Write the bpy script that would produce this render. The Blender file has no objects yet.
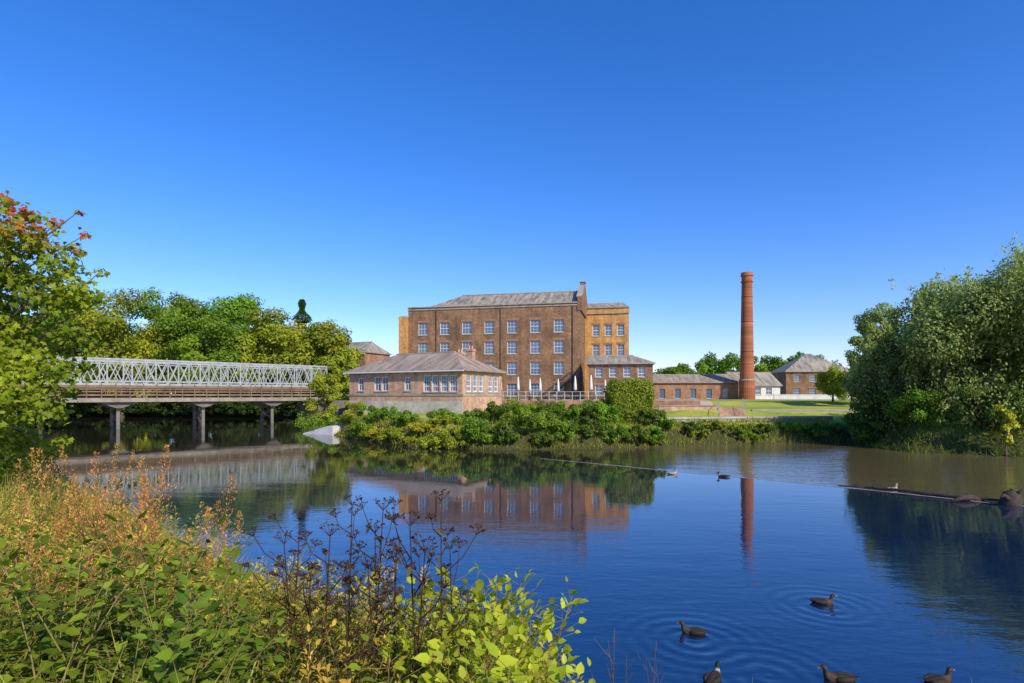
import bpy, math, random
import numpy as np
from mathutils import Vector, Matrix
R=math.radians
random.seed(7); rng=np.random.default_rng(11)
scene=bpy.context.scene
COL=scene.collection
F=569.0; EYE=3.6; HOR=395.0
def wx(px,d): return (px-512.0)/F*d
def wz(py,d): return EYE-(py-HOR)*d/F

# ---------------------------------------------------------------- materials
def newmat(name):
    m=bpy.data.materials.new(name); m.use_nodes=True
    nt=m.node_tree; b=nt.nodes['Principled BSDF']
    return m,nt,b
def N(nt,t,**k):
    n=nt.nodes.new(t)
    for a,v in k.items(): setattr(n,a,v)
    return n
def MT(nt,op,a,b=None,c=None):
    n=nt.nodes.new('ShaderNodeMath'); n.operation=op
    for i,v in enumerate((a,b,c)):
        if v is None: continue
        if isinstance(v,bpy.types.NodeSocket): nt.links.new(v,n.inputs[i])
        else: n.inputs[i].default_value=v
    return n.outputs[0]
def mixcol(nt,fac,a,b,mode='MIX'):
    n=nt.nodes.new('ShaderNodeMix'); n.data_type='RGBA'; n.blend_type=mode
    for s,v in ((n.inputs[0],fac),(n.inputs[6],a),(n.inputs[7],b)):
        if isinstance(v,bpy.types.NodeSocket): nt.links.new(v,s)
        elif isinstance(v,(tuple,list)): s.default_value=(*v[:3],1)
        else: s.default_value=v
    return n.outputs[2]
def ramp(nt,fac,stops):
    n=nt.nodes.new('ShaderNodeValToRGB'); nt.links.new(fac,n.inputs[0])
    e=n.color_ramp.elements
    while len(e)<len(stops): e.new(.5)
    for i,(p,c) in enumerate(stops):
        e[i].position=p; e[i].color=(*c,1) if len(c)==3 else c
    return n.outputs[0]
def noise(nt,vec,scale,detail=4,rough=.55):
    n=nt.nodes.new('ShaderNodeTexNoise'); n.inputs['Scale'].default_value=scale
    n.inputs['Detail'].default_value=detail; n.inputs['Roughness'].default_value=rough
    if vec is not None: nt.links.new(vec,n.inputs['Vector'])
    return n.outputs['Fac']
def mrange(nt,v,a,b,c=0,d=1):
    n=nt.nodes.new('ShaderNodeMapRange'); nt.links.new(v,n.inputs[0])
    for i,x in enumerate((a,b,c,d)): n.inputs[i+1].default_value=x
    return n.outputs[0]
def simple(name,col,rough=.7,var=.25,scale=1.5,metal=0,spec=.4,bump=0.0):
    m,nt,b=newmat(name)
    g=N(nt,'ShaderNodeNewGeometry')
    f=noise(nt,g.outputs['Position'],scale,6,.65)
    lo=tuple(c*(1-var) for c in col); hi=tuple(min(1,c*(1+var)) for c in col)
    c=ramp(nt,f,[(.3,lo),(.7,hi)])
    nt.links.new(c,b.inputs['Base Color'])
    b.inputs['Roughness'].default_value=rough; b.inputs['Metallic'].default_value=metal
    b.inputs['Specular IOR Level'].default_value=spec
    if bump:
        bn=N(nt,'ShaderNodeBump'); bn.inputs['Strength'].default_value=bump
        nt.links.new(noise(nt,g.outputs['Position'],scale*12,4),bn.inputs['Height'])
        nt.links.new(bn.outputs[0],b.inputs['Normal'])
    return m
def brick(name,c1,c2,mortar,blotch=.35):
    m,nt,b=newmat(name)
    uv=N(nt,'ShaderNodeUVMap'); 
    t=N(nt,'ShaderNodeTexBrick'); nt.links.new(uv.outputs[0],t.inputs['Vector'])
    t.inputs['Scale'].default_value=1; t.inputs['Brick Width'].default_value=.235
    t.inputs['Row Height'].default_value=.078; t.inputs['Mortar Size'].default_value=.008
    t.inputs['Color1'].default_value=(*c1,1); t.inputs['Color2'].default_value=(*c2,1)
    t.inputs['Mortar'].default_value=(*mortar,1); t.inputs['Bias'].default_value=0
    mp=N(nt,'ShaderNodeMapping'); nt.links.new(uv.outputs[0],mp.inputs[0]); mp.inputs['Scale'].default_value=(1.6,.35,1)
    n1=noise(nt,uv.outputs[0],.3,6,.7); n2=noise(nt,uv.outputs[0],2.2,5,.7); n3=noise(nt,mp.outputs[0],.7,4,.6)
    d=ramp(nt,n1,[(.3,(1-blotch,)*3),(.7,(1.15,1.12,1.05))])
    e=ramp(nt,n2,[(.3,(.66,.64,.64)),(.7,(1.25,1.25,1.25))])
    s=ramp(nt,n3,[(.35,(.68,.66,.66)),(.55,(1.05,1.05,1.05))])
    c=mixcol(nt,1.0,t.outputs['Color'],d,'MULTIPLY'); c=mixcol(nt,1.0,c,e,'MULTIPLY'); c=mixcol(nt,.75,c,s,'MULTIPLY')
    nt.links.new(c,b.inputs['Base Color']); b.inputs['Roughness'].default_value=.9
    b.inputs['Specular IOR Level'].default_value=.15
    return m
def slate(name,c1,c2,patch):
    m,nt,b=newmat(name)
    uv=N(nt,'ShaderNodeUVMap')
    t=N(nt,'ShaderNodeTexBrick'); nt.links.new(uv.outputs[0],t.inputs['Vector'])
    t.inputs['Scale'].default_value=1; t.inputs['Brick Width'].default_value=.4
    t.inputs['Row Height'].default_value=.28; t.inputs['Mortar Size'].default_value=.02
    t.inputs['Color1'].default_value=(*c1,1); t.inputs['Color2'].default_value=(*c2,1)
    t.inputs['Mortar'].default_value=(c1[0]*.4,c1[1]*.4,c1[2]*.4,1)
    mp=N(nt,'ShaderNodeMapping'); nt.links.new(uv.outputs[0],mp.inputs[0]); mp.inputs['Scale'].default_value=(1.6,.3,1)
    n1=noise(nt,mp.outputs[0],.8,6,.75)
    f=ramp(nt,n1,[(.4,(0,0,0)),(.62,(1,1,1))])
    c=mixcol(nt,f,t.outputs['Color'],patch)
    nt.links.new(c,b.inputs['Base Color']); b.inputs['Roughness'].default_value=.85; b.inputs['Specular IOR Level'].default_value=.2
    return m
def leafmat(name,trans=.3,hue=0.04):
    m,nt,b=newmat(name)
    a=N(nt,'ShaderNodeAttribute',attribute_name='tint')
    oi=N(nt,'ShaderNodeObjectInfo')
    hs=N(nt,'ShaderNodeHueSaturation'); hs.inputs['Saturation'].default_value=1.05
    nt.links.new(mrange(nt,oi.outputs['Random'],0,1,.5-hue,.5+hue),hs.inputs['Hue'])
    nt.links.new(a.outputs['Color'],hs.inputs['Color'])
    nt.links.new(hs.outputs[0],b.inputs['Base Color']); b.inputs['Roughness'].default_value=.55
    b.inputs['Specular IOR Level'].default_value=.2
    tr=N(nt,'ShaderNodeBsdfTranslucent')
    br=mixcol(nt,1.0,hs.outputs[0],(1.4,1.5,.7),'MULTIPLY'); nt.links.new(br,tr.inputs[0])
    mx=N(nt,'ShaderNodeMixShader'); mx.inputs[0].default_value=trans
    nt.links.new(b.outputs[0],mx.inputs[1]); nt.links.new(tr.outputs[0],mx.inputs[2])
    nt.links.new(mx.outputs[0],nt.nodes['Material Output'].inputs[0])
    return m
M={}
M['brick']=brick('mill_brick',(.37,.205,.11),(.26,.14,.075),(.27,.2,.14),.5)
M['brick_y']=brick('golden_brick',(.66,.34,.10),(.54,.27,.08),(.46,.33,.18),.25)
M['brick_r']=brick('red_brick',(.44,.22,.13),(.35,.17,.10),(.36,.27,.2),.3)
M['brick_p']=brick('pale_red_brick',(.64,.38,.25),(.54,.31,.2),(.5,.4,.32),.28)
M['brick_c']=brick('chimney_brick',(.5,.17,.08),(.38,.12,.055),(.3,.17,.1),.4)
M['slate']=slate('slate_roof',(.15,.135,.12),(.21,.185,.155),(.42,.36,.27))
M['slate_b']=slate('brown_tile_roof',(.21,.155,.12),(.27,.2,.15),(.40,.32,.24))
M['white']=simple('white_paint',(.64,.65,.66),.5,.08)
M['glass'],_nt,_b=newmat('window_glass')
_b.inputs['Base Color'].default_value=(.09,.13,.19,1); _b.inputs['Roughness'].default_value=.12; _b.inputs['IOR'].default_value=1.75
M['stone']=simple('stone',(.30,.27,.22),.9,.35,1.2,bump=.3)
M['palestone']=simple('pale_base_stone',(.46,.42,.35),.9,.3,1.2,bump=.3)
M['conc']=simple('concrete',(.38,.36,.33),.9,.3,.8,bump=.2)
M['darkconc']=simple('dark_concrete',(.15,.135,.11),.9,.4,.9,bump=.2)  # darker concrete tone for piers and abutment
M['paleconc']=simple('pale_concrete',(.6,.58,.54),.85,.15,.8)
M['crest']=simple('weir_crest_stone',(.36,.34,.3),.85,.4,2.5)
M['steel']=simple('galvanised_steel',(.32,.34,.325),.6,.28,2,spec=.3)
M['rust']=simple('weathered_brown_steel',(.19,.125,.075),.8,.4,1)
M['beam']=simple('weathered_beam',(.26,.22,.165),.8,.35,1)
M['dark']=simple('dark_metal',(.04,.04,.045),.6,.2)
M['bark']=simple('bark',(.12,.085,.055),.95,.4,6,bump=.4)
M['drift']=simple('wet_driftwood',(.06,.045,.035),.8,.4,6,bump=.4,spec=.2)
M['stem']=simple('dry_stem',(.16,.095,.045),.9,.35,8,spec=.15)
M['gstem']=simple('green_stem',(.22,.17,.05),.8,.35,8,spec=.2)
M['umbel']=simple('dried_seed',(.06,.032,.018),.95,.45,15,spec=.08)
M['fabric']=simple('canvas',(.7,.68,.62),.85,.08)
M['wood']=simple('weathered_wood',(.2,.15,.1),.9,.35,3,bump=.3)
M['leaf']=leafmat('foliage',.32,.012)
M['leafn']=leafmat('wild_foliage',.4,.014)
M['paving']=simple('paving',(.4,.36,.31),.9,.15,.6)
M['path']=simple('gravel_path',(.5,.38,.24),.95,.15,1)

# ---------------------------------------------------------------- helpers
def top(o,label,cat,group=None,kind=None):
    o['label']=label; o['category']=cat
    if group: o['group']=group
    if kind: o['kind']=kind
    return o
def empty(name,loc=(0,0,0),rz=0):
    o=bpy.data.objects.new(name,None); o.empty_display_size=.3
    o.location=loc; o.rotation_euler=(0,0,rz); COL.objects.link(o); return o
def link(name,me,parent=None,loc=(0,0,0),rz=0,sc=1):
    o=bpy.data.objects.new(name,me); o.location=loc; o.rotation_euler=(0,0,rz)
    if sc!=1: o.scale=(sc,sc,sc) if not isinstance(sc,tuple) else sc
    if parent: o.parent=parent
    COL.objects.link(o); return o
class MB:
    def __init__(s): s.v=[];s.f=[];s.m=[]
    def face(s,pts,mi=0):
        i=len(s.v); s.v.extend([tuple(p) for p in pts]); s.f.append(tuple(range(i,i+len(pts)))); s.m.append(mi)
    def box(s,x0,y0,z0,x1,y1,z1,mi=0):
        p=[(x0,y0,z0),(x1,y0,z0),(x1,y1,z0),(x0,y1,z0),(x0,y0,z1),(x1,y0,z1),(x1,y1,z1),(x0,y1,z1)]
        for q in ((0,3,2,1),(4,5,6,7),(0,1,5,4),(1,2,6,5),(2,3,7,6),(3,0,4,7)): s.face([p[k] for k in q],mi)
    def beam(s,a,b,w,h,mi=0):
        a=Vector(a);b=Vector(b);d=(b-a).normalized()
        up=Vector((0,0,1)) if abs(d.z)<.95 else Vector((0,1,0))
        sd=d.cross(up).normalized(); u=sd.cross(d).normalized()
        sd*=w/2;u*=h/2
        A=[a-sd-u,a+sd-u,a+sd+u,a-sd+u];B=[p+(b-a) for p in A]
        s.face([A[3],A[2],A[1],A[0]],mi); s.face(B,mi)
        for k in range(4):
            j=(k+1)%4; s.face([A[k],A[j],B[j],B[k]],mi)
    def prism(s,prof,y0,y1,mi=0):
        s.face([(x,y0,z) for x,z in prof],mi); s.face([(x,y1,z) for x,z in prof][::-1],mi)
        n=len(prof)
        for k in range(n):
            a=prof[k];b=prof[(k+1)%n]
            s.face([(a[0],y0,a[1]),(a[0],y1,a[1]),(b[0],y1,b[1]),(b[0],y0,b[1])],mi)
    def tube(s,pts,rad,n=6,mi=0):
        pts=[Vector(p) for p in pts]; base=len(s.v); K=len(pts)
        for k,p in enumerate(pts):
            t=(pts[min(k+1,K-1)]-pts[max(k-1,0)])
            t=t.normalized() if t.length>1e-9 else Vector((0,0,1))
            up=Vector((0,0,1)) if abs(t.z)<.9 else Vector((1,0,0))
            a=t.cross(up).normalized(); b=t.cross(a).normalized()
            r=rad[k] if isinstance(rad,(list,tuple)) else rad
            for j in range(n):
                an=2*math.pi*j/n; q=p+(a*math.cos(an)+b*math.sin(an))*r; s.v.append(tuple(q))
        for k in range(K-1):
            for j in range(n):
                j2=(j+1)%n
                s.f.append((base+k*n+j,base+(k+1)*n+j,base+(k+1)*n+j2,base+k*n+j2)); s.m.append(mi)
        s.f.append(tuple(base+j for j in range(n)));s.m.append(mi)
        s.f.append(tuple(base+(K-1)*n+j for j in range(n))[::-1]);s.m.append(mi)
    def mesh(s,name,mats,smooth=False):
        me=bpy.data.meshes.new(name); me.from_pydata(s.v,[],s.f)
        for m in mats: me.materials.append(M[m] if isinstance(m,str) else m)
        me.polygons.foreach_set('material_index',s.m)
        if smooth: me.polygons.foreach_set('use_smooth',[True]*len(s.f))
        uv=me.uv_layers.new(name='UVMap'); me.update()
        data=np.zeros((len(me.loops),2)); 
        for p in me.polygons:
            n=p.normal
            if abs(n.z)>.95: t=Vector((1,0,0)); w=Vector((0,1,0))
            else:
                t=Vector((-n.y,n.x,0)).normalized(); w=n.cross(t)
            for li in p.loop_indices:
                c=me.vertices[me.loops[li].vertex_index].co
                data[li]=(c.dot(t),c.dot(w) if abs(n.z)>.3 else c.z)
        uv.data.foreach_set('uv',data.ravel())
        return me
    def obj(s,name,mats,parent=None,smooth=False,loc=(0,0,0),rz=0):
        return link(name,s.mesh(name,mats,smooth),parent,loc,rz)

T_DIAM=(np.array([(0,0,0),(.5,.5,.06),(1,0,-.05),(.5,-.5,.06)]),[(0,1,2),(0,2,3)])
T_LEAF=(np.array([(0,0,0),(.28,.48,.06),(.65,.4,.03),(1,0,-.14),(.65,-.4,.03),(.28,-.48,.06),(.3,0,-.02),(.68,0,-.05)]),
        [(0,1,6),(1,2,7,6),(2,3,7),(0,6,5),(6,7,4,5),(7,3,4)])
T_MAPLE=(np.array([(0,0,0),(.05,.25,0),(.0,.55,-.05),(.3,.38,0),(.5,.62,-.06),(.58,.25,0),(1,0,-.1),(.58,-.25,0),(.5,-.62,-.06),(.3,-.38,0),(.0,-.55,-.05),(.05,-.25,0),(.35,0,.05)]),
        [(12,0,1),(12,1,2,3),(12,3,4,5),(12,5,6),(12,6,7),(12,7,8,9),(12,9,10,11),(12,11,0)])
def unit(a): return a/np.maximum(np.linalg.norm(a,axis=1,keepdims=True),1e-9)
def leafmesh(name,P,D,U,L,W,colr,tpl,mat='leaf'):
    tv,tf=tpl; n=len(P); k=len(tv)
    D=unit(D); S=unit(np.cross(D,U)); Nn=np.cross(S,D)
    L=np.broadcast_to(L,(n,)); W=np.broadcast_to(W,(n,))
    V=(P[:,None,:]+tv[None,:,0,None]*L[:,None,None]*D[:,None,:]+tv[None,:,1,None]*W[:,None,None]*S[:,None,:]+tv[None,:,2,None]*L[:,None,None]*Nn[:,None,:])
    me=bpy.data.meshes.new(name); me.vertices.add(n*k); me.vertices.foreach_set('co',V.reshape(-1).astype(np.float32))
    lp=np.concatenate([np.array(f) for f in tf]); fs=np.cumsum([0]+[len(f) for f in tf])[:-1]; nl=len(lp)
    loops=(lp[None,:]+(np.arange(n)*k)[:,None]).ravel(); starts=(fs[None,:]+(np.arange(n)*nl)[:,None]).ravel()
    me.loops.add(len(loops)); me.polygons.add(len(starts))
    me.polygons.foreach_set('loop_start',starts.astype(np.int32))
    me.loops.foreach_set('vertex_index',loops.astype(np.int32))
    me.update(calc_edges=True); me.validate()
    ca=me.color_attributes.new('tint','FLOAT_COLOR','POINT')
    c4=np.ones((n,k,4)); c4[:,:,:3]=np.clip(colr,0,1)[:,None,:]
    ca.data.foreach_set('color',c4.reshape(-1).astype(np.float32))
    me.materials.append(M[mat]); return me
def rdir(n):
    return unit(rng.normal(size=(n,3)))

# ---------------------------------------------------------------- river & terrain
near_n=12
POLY=np.array([(150,2),(30,5),(10,4.8),(4,5.2),(.6,5.5),(-2,8.2),(-7,13),(-15,20),(-33,40),(-50,60),(-75,75),(-120,88),
 (-120,104),(-60,94),(-34,90),(-25,82),(-21.5,70),(-17.5,54),(-14,47.6),(-9.9,42.7),(-6.4,39.4),(-.8,37.2),(5.9,37.9),(9.6,39.4),(13.5,41),(18.2,41.8),(25.9,43.6),(24.9,38.5),(25,36),(29,32.5),(45,29),(150,25)],float)
def sm(t): t=np.clip(t,0,1); return t*t*(3-2*t)
def height(X,Y):
    X=np.atleast_1d(np.asarray(X,float)); Y=np.atleast_1d(np.asarray(Y,float))
    best=np.full(X.shape,1e9); idx=np.zeros(X.shape,int); ins=np.zeros(X.shape,bool)
    n=len(POLY)
    for i in range(n):
        a=POLY[i]; b=POLY[(i+1)%n]; d=b-a
        t=np.clip(((X-a[0])*d[0]+(Y-a[1])*d[1])/(d@d),0,1)
        q=np.hypot(X-a[0]-t*d[0],Y-a[1]-t*d[1]); m=q<best
        best=np.where(m,q,best); idx=np.where(m,i,idx)
        c=((a[1]>Y)!=(b[1]>Y))&(X<(b[0]-a[0])*(Y-a[1])/(b[1]-a[1]+1e-12)+a[0]); ins^=c
    isnear=idx<near_n-1
    bump=.12*np.sin(X*1.3+Y*.7)*np.cos(Y*1.1-X*.4)+.07*np.sin(X*3.1)*np.cos(Y*2.7)
    zn=2.0*sm(best/4.5+.03)+bump*sm(best/2)
    lawn=sm((X-14)/4)*(.55*sm((Y-56)/3)+.5*sm((Y-76)/4)-.85*sm((best-4)/50))
    zf=1.5*sm(best/2.0+.05)+1.0*sm((best-4)/50)+bump*.4*sm(best/2)*sm(1-(best-8)/8)+np.where(Y<125,lawn,lawn*sm((140-Y)/15))
    z=np.where(isnear,zn,zf)
    return np.where(ins,-1.3*sm(best/2.5)-.02,z)
def H(x,y): return float(height(x,y)[0])
geo=np.array([4,10,20,40,80,150,300,600,1200,2500.])
xs=np.concatenate([-72-geo[::-1],np.arange(-72,96,.6),96+geo]); ys=np.concatenate([-8-geo[::-1][2:],np.arange(-8,132,.6),132+geo])
gx,gy=np.meshgrid(xs,ys); gz=height(gx.ravel(),gy.ravel())
nx,ny=len(xs),len(ys)
me=bpy.data.meshes.new('ground'); me.vertices.add(nx*ny)
me.vertices.foreach_set('co',np.stack([gx.ravel(),gy.ravel(),gz],1).ravel().astype(np.float32))
ii,jj=np.meshgrid(np.arange(nx-1),np.arange(ny-1)); a=(jj*nx+ii).ravel()
q=np.stack([a,a+1,a+nx+1,a+nx],1)
me.loops.add(q.size); me.polygons.add(len(q)); me.polygons.foreach_set('loop_start',(np.arange(len(q))*4).astype(np.int32))
me.loops.foreach_set('vertex_index',q.ravel().astype(np.int32)); me.polygons.foreach_set('use_smooth',np.ones(len(q),bool)); me.update(calc_edges=True); me.validate()
m,nt,b=newmat('grass_ground')
g=N(nt,'ShaderNodeNewGeometry'); sp=N(nt,'ShaderNodeSeparateXYZ'); nt.links.new(g.outputs['Position'],sp.inputs[0])
n1=noise(nt,g.outputs['Position'],.18,5,.65); n2=noise(nt,g.outputs['Position'],5,5,.7)
c=ramp(nt,n1,[(.38,(.22,.29,.035)),(.62,(.42,.42,.07))]); c2=ramp(nt,n2,[(.3,(.7,.7,.7)),(.7,(1.2,1.2,1.2))])
c=mixcol(nt,1.0,c,c2,'MULTIPLY')
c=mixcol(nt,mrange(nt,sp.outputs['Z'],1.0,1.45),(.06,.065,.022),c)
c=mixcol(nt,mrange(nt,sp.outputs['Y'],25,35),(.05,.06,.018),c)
c=mixcol(nt,mrange(nt,sp.outputs['X'],-22,-18),(.03,.04,.012),c)  # shade by the bridge put into the ground colour on the left
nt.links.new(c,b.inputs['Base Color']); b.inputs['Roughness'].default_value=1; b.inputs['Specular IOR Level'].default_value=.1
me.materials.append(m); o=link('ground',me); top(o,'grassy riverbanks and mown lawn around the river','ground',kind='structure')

DUCKS=[(694,633,2.9,1,'brown duck swimming on dark blue water',.8),(822,603,-.1,1,'brown duck swimming on dark blue water',.8),(713,680,.9,0,'drake with dark head swimming on dark water',.8),(840,680,3.0,1,'brown duck swimming on dark blue water',.85),(938,682,.2,1,'brown duck swimming on dark blue water',.8),(672,474,.3,2,'pale brown duck beside the weir',1.05),(724,477,2.8,0,'small drake beside the weir',1.05),(893,490,0.5,2,'pale duck resting on the weir',1.1)]
# water
m,nt,b=newmat('river_water')
g=N(nt,'ShaderNodeNewGeometry'); sp=N(nt,'ShaderNodeSeparateXYZ'); nt.links.new(g.outputs['Position'],sp.inputs[0])
mp=N(nt,'ShaderNodeMapping'); nt.links.new(g.outputs['Position'],mp.inputs[0]); mp.inputs['Scale'].default_value=(.5,1.15,1); mp.inputs['Rotation'].default_value=(0,0,.2)
w1=noise(nt,mp.outputs[0],.9,2,.5); w2=noise(nt,mp.outputs[0],4.5,3,.6); 
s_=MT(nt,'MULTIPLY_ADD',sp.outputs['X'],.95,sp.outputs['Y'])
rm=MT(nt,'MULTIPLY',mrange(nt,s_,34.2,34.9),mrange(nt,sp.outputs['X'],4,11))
patch=noise(nt,g.outputs['Position'],.12,3,.5)
pr=mrange(nt,patch,.42,.62,.12,.55)
yr=mrange(nt,sp.outputs['Y'],9,20,1.1,0)
amp=MT(nt,'ADD',MT(nt,'MULTIPLY_ADD',rm,3.0,pr),yr)
hh_=MT(nt,'MULTIPLY',MT(nt,'ADD',MT(nt,'MULTIPLY',w1,.010),MT(nt,'MULTIPLY',w2,.0046)),amp)
for (px,py,am) in ((694,640,.0030),(770,676,.0026),(826,607,.0022)):
    d=2048/(py-395); vd=N(nt,'ShaderNodeVectorMath',operation='DISTANCE'); nt.links.new(g.outputs['Position'],vd.inputs[0]); vd.inputs[1].default_value=(wx(px,d),d,0)
    wob=MT(nt,'MULTIPLY_ADD',w1,5.0,MT(nt,'MULTIPLY',vd.outputs['Value'],24.0))
    hh_=MT(nt,'ADD',hh_,MT(nt,'MULTIPLY',MT(nt,'SINE',wob),mrange(nt,vd.outputs['Value'],.25,1.5,am,0)))
bp=N(nt,'ShaderNodeBump'); bp.inputs['Strength'].default_value=1; bp.inputs['Distance'].default_value=1; nt.links.new(hh_,bp.inputs['Height'])
nt.links.new(bp.outputs[0],b.inputs['Normal'])
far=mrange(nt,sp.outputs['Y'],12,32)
c=mixcol(nt,far,(.002,.017,.055),(.026,.024,.016))  # near water tinted blue in place of reflected sky, neutral farther out
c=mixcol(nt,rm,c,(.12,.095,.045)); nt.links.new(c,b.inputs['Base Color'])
b.inputs['Roughness'].default_value=.01; b.inputs['IOR'].default_value=2.3
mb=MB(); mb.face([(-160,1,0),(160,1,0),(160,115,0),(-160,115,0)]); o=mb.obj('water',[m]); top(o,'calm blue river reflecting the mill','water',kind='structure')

# ---------------------------------------------------------------- buildings
def wall_face(mb,p0,p1,z0,z1,ops=(),depth=.2,mi=0):
    p0=Vector(p0);p1=Vector(p1);L=(p1-p0).length;d=(p1-p0)/L;n=Vector((d.y,-d.x))
    us=sorted(set([0,L]+[o[0] for o in ops]+[o[1] for o in ops])); vs=sorted(set([z0,z1]+[o[2] for o in ops]+[o[3] for o in ops]))
    P=lambda u,v,dp=0:(p0.x+d.x*u-n.x*dp,p0.y+d.y*u-n.y*dp,v)
    for i in range(len(us)-1):
        for j in range(len(vs)-1):
            cu=(us[i]+us[i+1])/2;cv=(vs[j]+vs[j+1])/2
            if any(o[0]<cu<o[1] and o[2]<cv<o[3] for o in ops): continue
            mb.face([P(us[i],vs[j]),P(us[i+1],vs[j]),P(us[i+1],vs[j+1]),P(us[i],vs[j+1])],mi)
    for u0,u1,v0,v1 in [o[:4] for o in ops]:
        mb.face([P(u0,v0),P(u0,v0,depth),P(u0,v1,depth),P(u0,v1)],mi); mb.face([P(u1,v0,depth),P(u1,v0),P(u1,v1),P(u1,v1,depth)],mi)
        mb.face([P(u0,v0),P(u1,v0),P(u1,v0,depth),P(u0,v0,depth)],mi); mb.face([P(u0,v1,depth),P(u1,v1,depth),P(u1,v1),P(u0,v1)],mi)
_wc={}
def winmesh(w,h,nx,ny,t):
    k=(round(w,2),round(h,2),nx,ny,t)
    if k in _wc: return _wc[k]
    a=MB(); a.face([(-w/2,0,0),(w/2,0,0),(w/2,0,h),(-w/2,0,h)])
    f=MB()
    for x0,x1,z0,z1 in ((-w/2,w/2,0,t),(-w/2,w/2,h-t,h),(-w/2,-w/2+t,t,h-t),(w/2-t,w/2,t,h-t)): f.box(x0,-.07,z0,x1,-.005,z1)
    for i in range(1,nx):
        x=-w/2+w*i/nx; f.box(x-t*.2,-.05,t,x+t*.2,-.006,h-t)
    for j in range(1,ny):
        z=h*j/ny; tt=t*.5 if j==ny//2 else t*.18; f.box(-w/2+t,-.047,z-tt,w/2-t,-.008,z+tt)
    s=MB(); s.box(-w/2-.1,-.26,-.13,w/2+.1,-.003,-.003)
    l=MB(); l.prism([(-w/2-.15,h+.004),(w/2+.15,h+.004),(w/2+.22,h+.3),(0,h+.38),(-w/2-.22,h+.3)],-.225,-.17)
    _wc[k]=(a.mesh('window',['glass']),f.mesh('frame',['white']),s.mesh('sill',['stone']),l.mesh('lintel',['brick_r'])); return _wc[k]
def windows(par,p0,p1,ops,nx=3,ny=4,depth=.2,lintel=True,sill=True,t=.085):
    p0=Vector(p0);p1=Vector(p1);d=(p1-p0).normalized();n=Vector((d.y,-d.x));an=math.atan2(d.y,d.x)
    for o in ops:
        u=(o[0]+o[1])/2; ms=winmesh(o[1]-o[0],o[3]-o[2],o[4] if len(o)>4 else nx,o[5] if len(o)>5 else ny,t)
        q=p0+d*u-n*(depth-.01)
        w=link('window',ms[0],par,(q.x,q.y,o[2]),an+random.uniform(-.012,.012)); link('frame',ms[1],w)
        if sill: link('sill',ms[2],w)
        if lintel: link('lintel',ms[3],w)
def roof(mb,x0,x1,y0,y1,ze,zr,hl=0,hr=0,ov=.35,mi=0,th=.15):
    x0-=ov;x1+=ov;y0-=ov;y1+=ov;ym=(y0+y1)/2
    A=[(x0,y0,ze),(x1,y0,ze),(x1,y1,ze),(x0,y1,ze)]; B0=(x0+hl,ym,zr);B1=(x1-hr,ym,zr)
    mb.face([A[0],A[1],B1,B0],mi);mb.face([A[2],A[3],B0,B1],mi);mb.face([A[3],A[0],B0],mi);mb.face([A[1],A[2],B1],mi)
    lo=[(p[0],p[1],p[2]-th) for p in A]; mb.face(lo[::-1],mi)
    for k in range(4):
        j=(k+1)%4; mb.face([lo[k],lo[j],A[j],A[k]],mi)
def ridge(mb,x0,x1,y0,y1,zr,hl,hr,ov=.35):
    ym=(y0+y1)/2; mb.beam((x0-ov+hl,ym,zr+.03),(x1+ov-hr,ym,zr+.03),.3,.16)
def building(name,label,cat,p_left,p_right,depth,z0,ze,zr,front,right=(),left=(),mat='brick',rmat='slate',hl=0,hr=0,nx=2,ny=3,lint=True,chim=(),ov=.35,t=.085,gut='white'):
    a=Vector(p_left);b_=Vector(p_right);W=(b_-a).length;an=math.atan2(b_.y-a.y,b_.x-a.x)
    e=empty(name,(a.x,a.y,z0),an); top(e,label,cat)
    h=ze-z0; mb=MB(); D=depth
    wall_face(mb,(0,0),(W,0),-.8,h,front);wall_face(mb,(W,0),(W,D),-.8,h,right);wall_face(mb,(W,D),(0,D),-.8,h);wall_face(mb,(0,D),(0,0),-.8,h,left)
    r=zr-z0
    if hl==0: mb.face([(0,D,h),(0,0,h),(0,D/2,r-.1)])
    if hr==0: mb.face([(W,0,h),(W,D,h),(W,D/2,r-.1)])
    mb.obj('wall',[mat],e)
    windows(e,(0,0),(W,0),front,nx,ny,lintel=lint,t=t);windows(e,(W,0),(W,D),right,nx,ny,lintel=lint,t=t);windows(e,(0,D),(0,0),left,nx,ny,lintel=lint,t=t)
    rb=MB(); roof(rb,0,W,0,D,h+.1,r,hl,hr,ov); ro=rb.obj('roof',[rmat],e)
    r2=MB(); ridge(r2,0,W,0,D,r,hl,hr,ov); r2.obj('ridge',['stone'],ro)
    gb=MB(); gb.box(-ov,-ov-.12,h-.1,W+ov,-ov-.003,h+.04); gb.obj('gutter',[gut],e)
    for cx,cy,ch in chim:
        c=MB(); c.box(cx-.45,cy-.35,h,cx+.45,cy+.35,ch-z0); c.box(cx-.52,cy-.42,ch-z0-.3,cx+.52,cy+.42,ch-z0-.12)
        for k in (-.2,.2): c.tube([(cx+k,cy,ch-z0-.05),(cx+k,cy,ch-z0+.4)],.11,8)
        c.obj('chimney',[mat],ro)
    return e,W

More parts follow.
